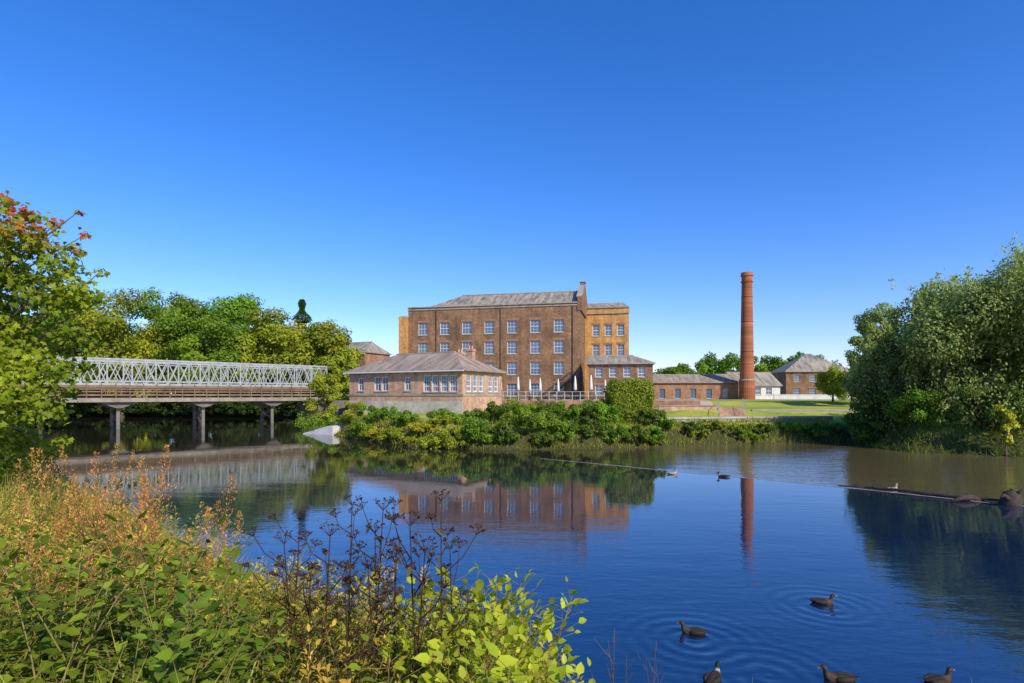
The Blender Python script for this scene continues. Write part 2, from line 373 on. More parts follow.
A=Vector((-17.5,96));B=Vector((10.8,90));W=(B-A).length;an=math.atan2(B.y-A.y,B.x-A.x);z0=2.6;D=11.5
mill=empty('brick_mill',(A.x,A.y,z0),an); top(mill,'large four-storey brown brick mill with slate roof','mill')
ops=[]
for r_,v in enumerate((.8,4.3,7.7,11.05)):
    for k in range(7):
        u=2.6+k*3.82
        ops.append((u-.8,u+.8,v,v+2.05))
hE=15.6; mb=MB()
wall_face(mb,(0,0),(W,0),-.8,hE,ops)
sideo=[(5.2,6.4,v,v+1.9) for v in (4.4,7.8,11.1)]
wall_face(mb,(W,0),(W,D),-.8,hE,sideo); wall_face(mb,(W,D),(0,D),-.8,hE);wall_face(mb,(0,D),(0,0),-.8,hE)
mb.obj('wall',['brick'],mill)
windows(mill,(0,0),(W,0),ops,3,4,t=.08); windows(mill,(W,0),(W,D),sideo,2,4,t=.08)
mb=MB(); mb.box(-.1,-.12,hE-.4,W-.45,-.004,hE-.2); mb.box(-.1,-.16,hE+.004,W-.45,.35,hE+.2)
mb.obj('cornice',['stone'],mill)
mb=MB(); mb.tube([(5.0,-.12,0),(5.0,-.12,hE-.5)],.06,6); mb.obj('drainpipe',['dark'],mill)
mb=MB(); mb.tube([(16.0,-.12,0),(16.0,-.12,hE-.5)],.06,6); mb.obj('drainpipe',['dark'],mill)
mb=MB(); roof(mb,3.4,W-.5,.5,D-.4,hE+.22,hE+2.85,4.4,0,.0); ro=mb.obj('roof',['slate'],mill)
mb=MB(); mb.box(0,.5,hE+.02,3.3,D-.3,hE+.1); mb.obj('flat_roof',['conc'],mill)
mb=MB(); ridge(mb,3.4,W-.5,.5,D-.4,hE+2.87,4.4,0,0); mb.obj('ridge',['stone'],ro)
mb=MB()
yz=[(-.15,hE-1.2),(D+.15,hE-1.2),(D+.15,hE+.9),(D/2+1,hE+3.6),(D/2-1,hE+3.6),(-.15,hE+.9)]
x0,x1=W-.45,W+.25
mb.face([(x1,y,z) for y,z in yz]); mb.face([(x0,y,z) for y,z in yz][::-1])
for k in range(6):
    a_=yz[k];b_=yz[(k+1)%6]; mb.face([(x0,a_[0],a_[1]),(x0,b_[0],b_[1]),(x1,b_[0],b_[1]),(x1,a_[0],a_[1])])
mb.obj('gable',['brick'],mill)
mb=MB(); mb.beam((x0+.3,D/2-.9,hE+3.67),(x0+.3,-.15,hE+.97),.9,.12); mb.beam((x0+.3,D/2+.9,hE+3.67),(x0+.3,D+.15,hE+.97),.9,.12); mb.obj('coping',['stone'],mill)
mb=MB(); mb.box(W-.5,D/2-.7,hE+3.6,W+.3,D/2+.7,hE+4.2); mb.box(W-.58,D/2-.78,hE+4.2,W+.38,D/2+.78,hE+4.32); mb.obj('chimney',['brick'],mill)
mb=MB(); mb.tube([(W-1.2,-.12,0),(W-1.2,-.12,hE-.5)],.07,6); mb.obj('drainpipe',['dark'],mill)
mb=MB()
wall_face(mb,(-1.4,-.8),(-.004,-.8),-.8,14.2); wall_face(mb,(-.004,-.8),(-.004,5),-.8,14.2); wall_face(mb,(-.004,5),(-1.4,5),-.8,14.2); wall_face(mb,(-1.4,5),(-1.4,-.8),-.8,14.2); mb.face([(-1.4,-.8,14.2),(0,-.8,14.2),(0,5,14.2),(-1.4,5,14.2)])
mb.obj('annex_wall',['brick_y'],mill)
mb=MB()
for k in range(16):
    mb.box(W-6+k*.28,-1.5,.1+k*.22,W-5.74+k*.28,-.3,.16+k*.22)
mb.box(W-1.5,-1.6,3.6,W+.5,-.2,3.72)
for y in (-1.5,-.3):
    mb.beam((W-6,y,1.1),(W-1.5,y,4.6),.06,.06); mb.beam((W-6,y,.1),(W-1.5,y,3.6),.08,.25)
for k in range(6): mb.beam((W-6+k*.9,-1.5,.1+k*.7),(W-6+k*.9,-1.5,1.1+k*.7),.05,.05)
for x in (W-1.4,W+.4): mb.beam((x,-1.5,-.2),(x,-1.5,4.6),.1,.1)
mb.beam((W-1.5,-1.5,4.6),(W+.5,-1.5,4.6),.06,.06)
mb.obj('external_stair',['dark'],mill)

p0=Vector((12.3,99)); p1=Vector((20.0,97.4))
fr=[(u-.6,u+.6,v,v+1.9) for v in (1,4.4,7.8,11.2) for u in (2.3,4.4,6.5)]
e,Wb=building('mill_block','golden brick mill block with sash windows','building',p0,p1,8,2.6,18.7,20.0,fr,mat='brick_y',hl=0,hr=1.0,nx=2,ny=4,gut='stone',ov=.06)
mb=MB(); mb.box(-.05,-.2,15.0,Wb+.05,-.07,15.2); mb.obj('cornice',['stone'],e)
fr=[(u-.55,u+.55,v,v+1.5) for v in (.9,3.6) for u in (1.5,3.6,5.7,7.8)]
rt=[(u-.5,u+.5,v,v+1.4) for v in (.9,3.6) for u in (2,4.5)]
building('brick_outbuilding','two-storey red brick block beside the mill','building',(11.6,86),(20.9,84.4),7,2.7,8.3,9.7,fr,rt,mat='brick',rmat='slate',hl=0,hr=3,gut='stone')
pr_=Vector((-5.4,62)); pl_=Vector((-20.0,70))
fr=[(1.4,2.3,2.5,4.1,2,2),(4.0,5.0,2.45,4.2,2,2),(5.15,6.15,2.45,4.2,2,2),(8.6,9.5,2.5,4.1,2,2),(11.3,12.35,2.35,4.25,3,3),(12.5,13.55,2.35,4.25,3,3),(13.7,14.75,2.35,4.25,3,3),(14.9,15.95,2.35,4.25,3,3)]
rt=[(u,u+1.1,2.35,4.25,3,3) for u in (.8,2.1,3.4,5.5,6.8)]
club,Wc=building('clubhouse','single-storey brick clubhouse with hipped brown roof','building',pl_,pr_,8.6,1.6,6.3,8.7,fr,rt,mat='brick_p',rmat='slate_b',hl=4.4,hr=4.4,lint=False,chim=((13.5,6.5,9.2),(11.5,7.2,8.9)),ov=.5,t=.12)
mb=MB(); mb.box(-.06,-.07,1.9,Wc+.06,-.003,2.1); mb.box(Wc+.003,-.07,1.9,Wc+.07,8.6,2.1); mb.obj('string_course',['stone'],club)
mb=MB(); mb.box(-.05,-.06,-1.0,Wc+.05,-.0035,1.3); mb.obj('plinth',['palestone'],club)
fr=[(u-.6,u+.6,v,v+1.8) for v in (4,8) for u in (2,5,8,11)]
building('brick_house','distant red brick building with slate roof','building',(-46,134),(-33,128),9,2.6,13.2,16.0,fr,mat='brick_r',hl=0,hr=2,gut='stone')
fr=[(u-.6,u+.6,.4,2.4,1,1) for u in (2,5.2,8.4,11.6,14.8)]
building('brick_range','long low brick range with tiled roof','building',(29.5,119.5),(47,118),8,2.5,6.2,8.0,fr,mat='brick_r',rmat='slate_b',hl=0,hr=0,lint=False,gut='stone',t=.04)
fr=[(u-.7,u+.7,1.2,2.7,2,2) for u in (2,4.5,7)]
building('white_outbuilding','white rendered outbuilding with grey roof','building',(48,121),(57.5,122),9,2.5,5.6,8.6,fr,mat='paleconc',rmat='slate',hl=0,hr=0,lint=False,gut='stone')
fr=[(u-.7,u+.7,v,v+1.7) for v in (1,4.2) for u in (2.5,6,9.5,12.6)]
building('brick_villa','brick building with pyramid slate roof','house',(66,137),(80.5,135),13,2.6,9.2,13.8,fr,mat='brick',rmat='slate',hl=6.9,hr=6.9,gut='stone',t=.06)
cz=2.3; ch=empty('mill_chimney',(wx(747,115),115,cz)); top(ch,'tall tapering red brick factory chimney','chimney')
mb=MB(); Hc=28.3-cz; mb.tube([(0,0,-.5),(0,0,4.2),(0,0,4.21),(0,0,Hc-2)],[1.6,1.5,1.36,1.02],24); mb.obj('stack',['brick_c'],ch,False)
mb=MB(); mb.tube([(0,0,Hc-2),(0,0,Hc-1.75),(0,0,Hc-1.7),(0,0,Hc-.75),(0,0,Hc-.7),(0,0,Hc)],[1.15,1.2,1.04,1.04,1.22,1.15],24); mb.obj('crown',['brick_c'],ch)
mb=MB(); mb.tube([(0,0,4.2),(0,0,4.5)],[1.58,1.5],24); mb.obj('band',['stone'],ch)
for zz in (10,16,21):
    r_=1.37-.34*(zz-4.2)/20; mb=MB(); mb.tube([(0,0,zz),(0,0,zz+.1)],[r_+.03,r_+.03],24); mb.obj('iron_band',['dark'],ch)

# terrace
mb=MB(); T=[(-3,70.5),(22,66.5),(24,83),(-2,88)]
zt=2.95
mb.face([(x,y,zt) for x,y in T]); 
for k in range(4):
    a_=T[k];b_=T[(k+1)%4]; mb.face([(a_[0],a_[1],.8),(b_[0],b_[1],.8),(b_[0],b_[1],zt),(a_[0],a_[1],zt)],1)
o=mb.obj('terrace',['paving','brick_r']); top(o,'paved terrace with brick edge below the mill','terrace',kind='structure')
def on_terr(t,back=.4): 
    a_=Vector(T[0]);b_=Vector(T[1]); return a_+(b_-a_)*t+Vector((.15,1))*back
e=empty('terrace_railing',(0,0,0)); top(e,'thin white railing along the terrace edge','railing')
mb=MB()
for k in range(17):
    p=on_terr(.6*k/16,.15); mb.beam((p.x,p.y,zt),(p.x,p.y,zt+1.05),.05,.05)
mb.obj('post',['paleconc'],e)
mb=MB(); a_=on_terr(0,.15);b_=on_terr(.6,.15)
for h_ in (.55,1.05): mb.beam((a_.x,a_.y,zt+h_),(b_.x,b_.y,zt+h_),.03,.035)
mb.obj('rail',['paleconc'],e)
def parasol_meshes():
    a=MB(); a.tube([(0,0,0),(0,0,3.0)],.035,6); a.tube([(0,0,0),(0,0,.08)],.3,10)
    b=MB(); pts=[(0,0,1.2),(0,0,1.3),(0,0,1.8),(0,0,2.5),(0,0,2.95),(0,0,3.03)]; b.tube(pts,[.06,.22,.18,.13,.06,.01],8)
    return a.mesh('pole',['dark']),b.mesh('canopy',['fabric'],True)
pm=parasol_meshes()
tm=MB(); tm.box(-.8,-.4,.7,.8,.4,.76); tm.box(-.8,-.85,.42,.8,-.6,.46); tm.box(-.8,.6,.42,.8,.85,.46); tm=tm.mesh('table_top',['wood'])
tl=MB()
for x in (-.6,.6):
    tl.beam((x,-.8,0),(x,-.25,.7),.06,.08); tl.beam((x,.8,0),(x,.25,.7),.06,.08); tl.beam((x,-.85,.4),(x,.85,.4),.05,.08)
tl=tl.mesh('leg',['wood'])
for k,t in enumerate((.05,.12,.19,.25,.33,.42,.5,.57)):
    p=on_terr(t,2.0+1.7*((k*2)%3)); e=empty('parasol',(p.x,p.y,zt)); top(e,'closed cream parasol on the terrace','parasol','parasols on the terrace'); s=.85+.2*random.random(); link('pole',pm[0],e,sc=(s,s,s)); link('canopy',pm[1],e,sc=(s,s,s))
    p=on_terr(t+.03,3.4+1.3*(k%2)); e=empty('picnic_table',(p.x,p.y,zt),.2*k); top(e,'wooden picnic table on the terrace','table','picnic tables on the terrace'); link('table_top',tm,e); link('leg',tl,e)

mb=MB(); pts=[(9.8,42.8),(13.4,44.2),(18.2,45.2),(26.2,46.8)]
for i in range(3):
    a_,b_=pts[i],pts[i+1]; mb.beam((a_[0],a_[1],1.05),(b_[0],b_[1],1.05),.5,1.4); mb.beam((a_[0],a_[1],1.82),(b_[0],b_[1],1.82),.62,.14,1)
o=mb.obj('quay_wall',['stone','conc']); top(o,'low stone wall along the edge of the lawn','wall')
mb=MB(); mb.beam((15.2,59,1.7),(21.0,58.5,1.7),.35,1.5); mb.beam((15.2,59,2.5),(21.0,58.5,2.5),.45,.12,1); o=mb.obj('garden_wall',['brick_p','stone']); top(o,'low brick garden wall beside the steps','wall')
mb=MB(); mb.beam((24.5,58.2,1.5),(40,57.6,1.5),.35,1.0); mb.beam((24.5,58.2,2.05),(40,57.6,2.05),.42,.1,1); o=mb.obj('retaining_wall',['stone','conc']); top(o,'low stone retaining wall across the lawn','wall')
mb=MB(); mb.beam((52,113,2.9),(92,109,2.9),.3,1.5); mb.beam((52,113,3.68),(92,109,3.68),.42,.1); o=mb.obj('boundary_wall',['paleconc']); top(o,'long pale wall behind the lawn','wall')
def ribbon(name,pts,w,mat,dz=.03,label='',cat=''):
    mb=MB()
    for i in range(len(pts)-1):
        a_=Vector(pts[i]);b_=Vector(pts[i+1]);n=int((b_-a_).length/.6)+1; d=(b_-a_).normalized(); s=Vector((-d.y,d.x))*w/2
        for k in range(n):
            p=a_+(b_-a_)*k/n;q_=a_+(b_-a_)*(k+1)/n
            mb.face([(p.x-s.x,p.y-s.y,H(p.x,p.y)+dz),(p.x+s.x,p.y+s.y,H(p.x,p.y)+dz),(q_.x+s.x,q_.y+s.y,H(q_.x,q_.y)+dz),(q_.x-s.x,q_.y-s.y,H(q_.x,q_.y)+dz)][::-1])
    o=mb.obj(name,[mat]); top(o,label,cat,kind='structure')
ribbon('path',[(30,104),(62,106),(90,104)],4,'path',.08,'pale gravel path behind the lawn','path')
ribbon('footpath',[(22.0,60.5),(27,80),(32,103)],1.8,'path',.09,'tan footpath crossing the lawn','path')
e=empty('garden_steps',(21.4,55.0,H(21.4,55.0)-.08),-.3); top(e,'brick garden steps with metal handrails on the lawn','steps')
mb=MB()
for k in range(10): mb.box(-1.2,k*.5,-.4,1.2,k*.5+.495,.03+.09*k)
mb.obj('tread',['brick_p'],e)
for sx in (-1.25,1.25):
    mb=MB()
    for k in range(4): mb.beam((sx,k*1.6,0),(sx,k*1.6,1.0+.27*k),.04,.04)
    mb.beam((sx,0,1.0),(sx,4.8,1.81),.04,.04); mb.obj('handrail',['steel'],e)

# ---------------------------------------------------------------- bridge
ang=math.atan2(.6998,.7145); br=empty('truss_bridge',(-53.4,48.6,0),ang); top(br,'weathered grey steel truss bridge over slim concrete piers','bridge')
LB=40.0; zb,zt2=4.75,7.4
def truss(y):
    mb=MB(); n=18; dx=LB/n
    mb.beam((0,y,zb),(LB,y,zb),.2,.2);mb.beam((0,y,zb+.35),(LB,y,zb+.35),.1,.1);mb.beam((0,y,zt2),(LB,y,zt2),.2,.2);mb.beam((0,y,zt2-.3),(LB,y,zt2-.3),.1,.1)
    for k in range(n+1):
        mb.beam((k*dx,y,zb),(k*dx,y,zt2),.14,.14)
    for k in range(n):
        xm=(k+.5)*dx; mb.beam((k*dx,y+.01,zb),(xm,y+.01,zt2),.1,.1); mb.beam((xm,y-.01,zt2),((k+1)*dx,y-.01,zb),.1,.1)
        mb.beam((k*dx,y+.04,zt2),(xm,y+.04,zb),.08,.08); mb.beam((xm,y-.04,zb),((k+1)*dx,y-.04,zt2),.08,.08)
    return mb
truss(.3).obj('truss',['steel'],br); truss(4.7).obj('truss',['steel'],br)
mb=MB(); mb.box(0,-.1,4.35,LB,5.1,4.63); mb.obj('deck',['rust'],br)
mb=MB(); mb.box(0,.35,2.95,LB,4.65,3.3); mb.box(0,-.25,2.85,LB,.05,3.3); mb.box(0,4.95,2.85,LB,5.25,3.3); mb.obj('girder',['beam'],br)
for y in (-.1,5.05):
    mb=MB(); mb.beam((0,y,3.6),(LB,y,3.6),.06,.2); mb.beam((0,y,3.95),(LB,y,3.95),.06,.14); mb.beam((0,y,4.22),(LB,y,4.22),.08,.14)
    for k in range(33): mb.beam((LB*k/32,y-.08,3.31),(LB*k/32,y-.08,4.8),.1,.09)
    mb.obj('parapet',['rust'],br)
pmh=MB(); pmh.prism([(-.25,2.2),(.25,2.2),(1.5,2.7),(1.5,2.84),(-1.5,2.84),(-1.5,2.7)],.2,4.8); ph=pmh.mesh('pier',['darkconc'])
pc=MB(); pc.box(-.16,.7,-1.4,.16,1.02,2.22); pc.box(-.16,3.98,-1.4,.16,4.3,2.22); pc.beam((0,.85,.5),(0,4.15,1.9),.12,.16);pc.beam((0,4.15,.5),(0,.85,1.9),.1,.16); pc=pc.mesh('column',['darkconc'])
for x in (8.3,16.6,24.9,32.9):
    p=link('pier',ph,br,(x,0,0)); link('column',pc,p)
mb=MB(); mb.box(LB-1.5,-.4,-1.2,LB+4,5.4,2.83); mb.obj('abutment',['darkconc'],br)
e=empty('concrete_slipway',(-17.0,52.4,0),-.5); top(e,'pale concrete slipway sloping into the river','slipway')
mb=MB(); mb.prism([(-2.2,-.5),(1.6,-.5),(1.6,.8),(1.0,.82),(-2.2,.05)],-.9,1.0); mb.obj('ramp',['paleconc'],e)
mb=MB(); mb.box(-2.6,1.01,-.5,2,1.25,1.0); mb.obj('side_wall',['conc'],e)

# weir
wp=[(1.6,32.3),(5.5,28.8),(8.6,25.9),(11.2,23.8),(13.3,21.8),(15.9,19),(20,15.5),(26,11)]
mb=MB()
for i in range(len(wp)-1):
    mb.beam((*wp[i],-.25 if i==0 else -.24),(*wp[i+1],-.24),.08,.5)
o=mb.obj('weir',['crest']); top(o,'thin pale stone weir crest just breaking the water','weir')
mb=MB(); mb.tube([(12.9,22.5,.02),(13.6,21.8,.06),(14.4,21.0,.08),(15.2,20.1,.06),(16.3,19,.08)],[.02,.04,.055,.06,.04],8)
for k in range(50):
    t=random.random()**.7; x=13.1+3.1*t;y=22.3-3.2*t; mb.tube([(x,y,.04),(x+random.uniform(-.5,.5),y+random.uniform(-.3,.3),.04+random.uniform(.02,.3))],[.014,.004],4)
o=mb.obj('driftwood',['drift']); top(o,'low fallen branch and twigs caught on the weir','driftwood')
mb=MB(); mb.tube([(16.35,18.7,-.2),(16.33,18.68,.05),(16.4,18.66,.24),(16.36,18.7,.42),(16.42,18.7,.5)],[.34,.3,.27,.18,.05],11); mb.tube([(16.3,18.6,.15),(15.95,18.45,.34),(15.8,18.4,.3)],[.11,.07,.02],7); mb.tube([(16.4,18.6,.3),(16.6,18.4,.6)],[.08,.02],6)
o=mb.obj('tree_stump',['drift'],None,True); top(o,'dark dead tree stump standing in the weir','stump')
mb=MB(); mb.tube([(16.1,19.4,-.05),(15.7,19.4,.1),(15.3,19.3,.12),(14.8,19.15,.03)],[.08,.11,.1,.03],9)
o=mb.obj('log',['drift'],None,True); top(o,'short dark log lying in the water','log')

# ---------------------------------------------------------------- ducks
def duckmesh(kind):
    drake=kind==0
    S=[(-.27,.11,.006,.004),(-.23,.09,.035,.015),(-.16,.065,.075,.05),(-.06,.045,.102,.08),(.05,.045,.105,.085),(.13,.058,.088,.08),(.175,.09,.06,.06),(.195,.13,.038,.042),(.2,.17,.032,.035),(.215,.205,.036,.037),(.24,.215,.034,.034),(.262,.208,.024,.022),(.275,.203,.017,.011),(.31,.195,.017,.006),(.327,.192,.006,.003)]
    n=14; v=[];f=[];cols=[]
    K=len(S)
    for k,(x,z,rw,rh) in enumerate(S):
        a_=S[max(k-1,0)];b_=S[min(k+1,K-1)]; t=Vector((b_[0]-a_[0],0,b_[1]-a_[1])).normalized(); up=Vector((-t.z,0,t.x))
        for j in range(n):
            an=2*math.pi*j/n; p=Vector((x,0,z))+Vector((0,1,0))*rw*math.cos(an)+up*rh*math.sin(an); v.append(tuple(p))
            if k>=12: c=(.3,.22,.03)
            elif k>=8: c=(.008,.035,.02) if drake else (.05,.033,.02)
            elif k==7: c=(.5,.5,.45) if drake else (.07,.045,.025)
            elif k>=5: c=(.05,.025,.016) if drake else (.08,.05,.028)
            elif k>=2: c=(.2,.19,.17) if drake and math.sin(an)<.3 else (.045,.03,.02)
            else: c=(.02,.018,.018)
            if kind==2 and k<12: c=(c[0]*4+.12,c[1]*4+.12,c[2]*4+.1)
            u=random.uniform(.5,1.4); cols.append((c[0]*u,c[1]*u,c[2]*u,1))
    for k in range(K-1):
        for j in range(n): f.append((k*n+j,k*n+(j+1)%n,(k+1)*n+(j+1)%n,(k+1)*n+j))
    f.append(tuple(range(n))[::-1]); f.append(tuple((K-1)*n+j for j in range(n)))
    me=bpy.data.meshes.new('duck'); me.from_pydata(v,[],f); me.polygons.foreach_set('use_smooth',[True]*len(f))
    ca=me.color_attributes.new('tint','FLOAT_COLOR','POINT'); ca.data.foreach_set('color',np.array(cols,np.float32).ravel()); me.materials.append(M['feather']); return me
m,nt,b=newmat('feather'); a=N(nt,'ShaderNodeAttribute',attribute_name='tint'); nt.links.new(a.outputs['Color'],b.inputs['Base Color']); b.inputs['Roughness'].default_value=.6; b.inputs['Specular IOR Level'].default_value=.2; M['feather']=m
M['wing']=simple('wing_feather',(.032,.024,.018),.7,.5,40,spec=.2); M['wing2']=simple('pale_wing_feather',(.3,.27,.22),.7,.4,40,spec=.2); M['eye']=simple('eye_black',(.01,.01,.01),.2,.1)
def wingm(mat):
    wg=MB(); wg.tube([(.1,.0,.06),(.06,.012,.07),(-.04,.02,.08),(-.14,.008,.085),(-.22,-.02,.1)],[.012,.04,.048,.032,.004],8); return wg.mesh('wing',[mat],True)
wgs=[wingm('wing'),wingm('wing'),wingm('wing2')]
ey=MB(); ey.tube([(0,-.004,0),(0,-.001,0),(0,.002,0)],[.003,.006,.003],6); ey=ey.mesh('eye',['eye'])
dm=[duckmesh(0),duckmesh(1),duckmesh(2)]
for px,py,rz,kind,label,sc in DUCKS:
    d=2048/(py-395); o=link('duck',dm[kind],None,(wx(px,d),d,-.035*sc),rz,sc); top(o,label,'duck','ducks on the river')
    for s in (1,-1):
        w=link('wing',wgs[kind],o,(0,s*.07,.0)); w.scale=(1,s,1); link('eye',ey,o,(.236,s*.034,.222))

# ---------------------------------------------------------------- trees
def crown_arrays(c,rad,nclump,nleaf,seed,crf=(.2,.36),flat=.75,shell=.55,cols=None,droop=0,dark=0):
    r=np.random.default_rng(seed); rad=np.array(rad)
    dirs=unit(r.normal(size=(nclump,3))); rr=r.random(nclump)**(1/2.4)*.9
    C=dirs*rr[:,None]*rad; 
    C[:,2]=np.where(C[:,2]<0,C[:,2]*.8,C[:,2])
    cr=r.uniform(*crf,nclump)*min(rad[0],rad[2])
    w=cr**2; k=r.choice(nclump,nleaf,p=w/w.sum())
    d=unit(r.normal(size=(nleaf,3))); q=(shell+(1-shell)*r.random(nleaf)**.7)*(1+.13*r.normal(size=nleaf))
    P=C[k]+d*(cr[k]*q)[:,None]*np.array([1,1,flat])+np.array(c)
    nrm=unit(d+.5*r.normal(size=(nleaf,3))+np.array([.15,-.2,.35]))
    D=unit(np.cross(nrm,r.normal(size=(nleaf,3))))
    if droop: D=unit(D+np.array([0,0,-droop]))
    ct=r.random(nclump); c0,c1=np.array(cols[0]),np.array(cols[1])
    mix=np.clip(ct[k]*.7+r.random(nleaf)*.5-.1,0,1)[:,None]
    col=(c0*(1-mix)+c1*mix)*(.7+.55*r.random(nleaf))[:,None]
    return P,D,nrm,col,C+np.array(c),cr
def limbs(mb,base,ctr,C,r0,seed,nl=12):
    rr=random.Random(seed); base=Vector(base);ctr=Vector(ctr)
    fork=base+(ctr-base)*.45
    mb.tube([base+Vector((0,0,-.3)),base+(fork-base)*.5+Vector((rr.uniform(-.1,.1),0,0)),fork,fork+(ctr-fork)*.7],[r0*1.25,r0*.9,r0*.75,r0*.3],9)
    idx=list(range(len(C))); rr.shuffle(idx)
    for i in idx[:nl]:
        q=Vector(C[i]); s=base+(ctr-base)*rr.uniform(.35,.75); mid=s.lerp(q,.5)+Vector((0,0,-.08*(q-s).length))
        mb.tube([s,mid,q],[r0*.38,r0*.22,r0*.06],6)
def tree(name,label,x,y,h,rx,rz,nclump,nleaf,ls,cols,seed,tr=.3,group=None,cat='tree',tpl=T_DIAM,zoff=0,crf=(.2,.36),flat=.75,nl=12,wr=.75,droop=0):
    z=H(x,y); e=empty(name,(x,y,z)); top(e,label,cat,group)
    c=(0,0,h-rz+zoff); P,D,U,col,C,cr=crown_arrays(c,(rx,rx,rz),nclump,nleaf,seed,crf,flat,cols=cols,droop=droop)
    k=P[:,2]>.05; rr=np.random.default_rng(seed)
    L=ls*rr.uniform(.7,1.3,k.sum())
    link('crown',leafmesh('crown',P[k],D[k],U[k],L,L*wr,col[k],tpl),e)
    mb=MB(); limbs(mb,(0,0,0),c,C,tr,seed,nl); mb.obj('trunk',['bark'],e,True); return e
G1=((.07,.135,.015),(.26,.39,.042)); G2=((.13,.17,.017),(.40,.43,.048)); G3=((.045,.085,.015),(.17,.24,.034)); GY=((.22,.22,.02),(.54,.48,.055)); WG=((.10,.155,.038),(.42,.50,.15))
bt=[(40,303,88,8,G1),(85,290,98,8,G1),(122,287,92,8,G2),(158,284,100,7.5,G1),(200,297,90,7,G1),(238,286,98,8.5,G1),(268,308,93,6,G2),(290,322,100,6.5,GY),(322,315,96,6,G2),(182,294,112,8,G2),(336,345,92,3.6,G2)]
for i,(px,ty,d,rx,g_) in enumerate(bt):
    x=wx(px,d); hh=wz(ty,d)-H(x,d); lab='yellow-green leafy tree behind the bridge' if g_ is GY else 'broad leafy green tree behind the bridge'
    tree('broadleaf_tree',lab,x,d,hh,rx,hh*.47,46,17000,.42,g_,100+i,.4,'trees behind the bridge')
x=wx(302,105); z=H(x,105); e=empty('conifer_tree',(x,105,z)); top(e,'dark pointed conifer rising above the trees','tree')
r=np.random.default_rng(5); n=9000; hh=wz(299,105)-z; t=r.random(n)**.9; rad=((1-t)*7.5+.15)*(.25+.75*r.random(n))*(.65+.45*np.sin(t*40)); an=r.random(n)*6.28
P=np.stack([rad*np.cos(an),rad*np.sin(an),2+t*(hh-2)-rad*.25],1); D=np.stack([np.cos(an),np.sin(an),-.4+0*an],1); U=unit(r.normal(size=(n,3))+np.array([0,0,1]))
link('crown',leafmesh('crown',P,D,U,.45,.2,np.array([.07,.13,.03])*(.6+.8*r.random(n))[:,None],T_DIAM),e); mb=MB(); mb.tube([(0,0,-.3),(0,0,hh-1)],[.35,.04],8); mb.obj('trunk',['bark'],e)
def wood(name,label,segs,seed,cols,ls=.8,dens=2200,world=False):
    PP=[];DD=[];UU=[];CC=[]
    for i,(px,ty,d,rx) in enumerate(segs):
        if world: x=px; hh=ty
        else: x=wx(px,d); hh=wz(ty,d)-2.5
        rz=hh*.5; zb_=.3 if world else 2.5
        P,D,U,col,_,_=crown_arrays((x,d,zb_+rz),(rx,rx*.6,rz),24,dens,seed+i,cols=cols,crf=(.25,.45)); k=P[:,2]>(.1 if world else 1); PP.append(P[k]);DD.append(D[k]);UU.append(U[k]);CC.append(col[k])
    P=np.concatenate(PP); me=leafmesh(name,P,np.concatenate(DD),np.concatenate(UU),ls,ls*.8,np.concatenate(CC),T_DIAM); o=link(name,me); top(o,label,'woodland',kind='stuff')
wood('understory','dense shrubs along the bank behind the bridge',[(px,372+6*math.sin(px),97+3*math.cos(px),5.5) for px in range(-60,350,20)],31,G3,.5,3400)
wood('bank_thicket','thicket with leaves coloured shade-dark at the water under the bridge',[(-24-2.4*k,3.2+.8*math.sin(k*1.7),(83+ .9*k if k<9 else 91+.22*(k-9)),2.6) for k in range(24)],51,((.02,.035,.008),(.06,.09,.016)),.34,2200,True)  # leaf colour carries the shade below the bridge
wood('distant_wood','far-off belt of trees on the horizon',[(px,364+7*math.sin(px*.11)+4*math.sin(px*.37),215,11) for px in range(600,1050,17)]+[(px,372,190,12) for px in range(-80,480,26)],41,G3,1.1,1100)
for px,ty,d,rx in ((722,348,200,9),(760,350,190,8),(800,348,185,8),(775,358,200,6),(690,360,200,7),(668,363,200,6)):
    x=wx(px,d); tree('broadleaf_tree','distant green tree beyond the buildings',x,d,wz(ty,d)-H(x,d),rx,7,26,5000,.7,G1,px,.4,'distant trees beyond the buildings')
PO=((.12,.18,.06),(.34,.42,.15))
x=wx(879,70); tree('poplar_tree','tall slender grey-green poplar',x,70,wz(284,70)-H(x,70),2.5,8.5,50,16000,.26,PO,61,.28,crf=(.3,.5))
x=wx(861,76); tree('poplar_tree','shorter grey-green poplar beside a taller one',x,76,wz(332,76)-H(x,76),1.9,5.5,36,9000,.26,PO,62,.25,crf=(.3,.5))
x=wx(833,82); tree('small_tree','small round yellow-green tree on the lawn',x,82,wz(367,82)-H(x,82),3.3,2.7,26,7000,.26,G2,63,.16,crf=(.25,.4))
x=wx(324,60); tree('small_tree','bright green small tree by the bridge end',x,60,wz(367,60)-H(x,60),1.9,3.2,24,8000,.2,G2,64,.12)
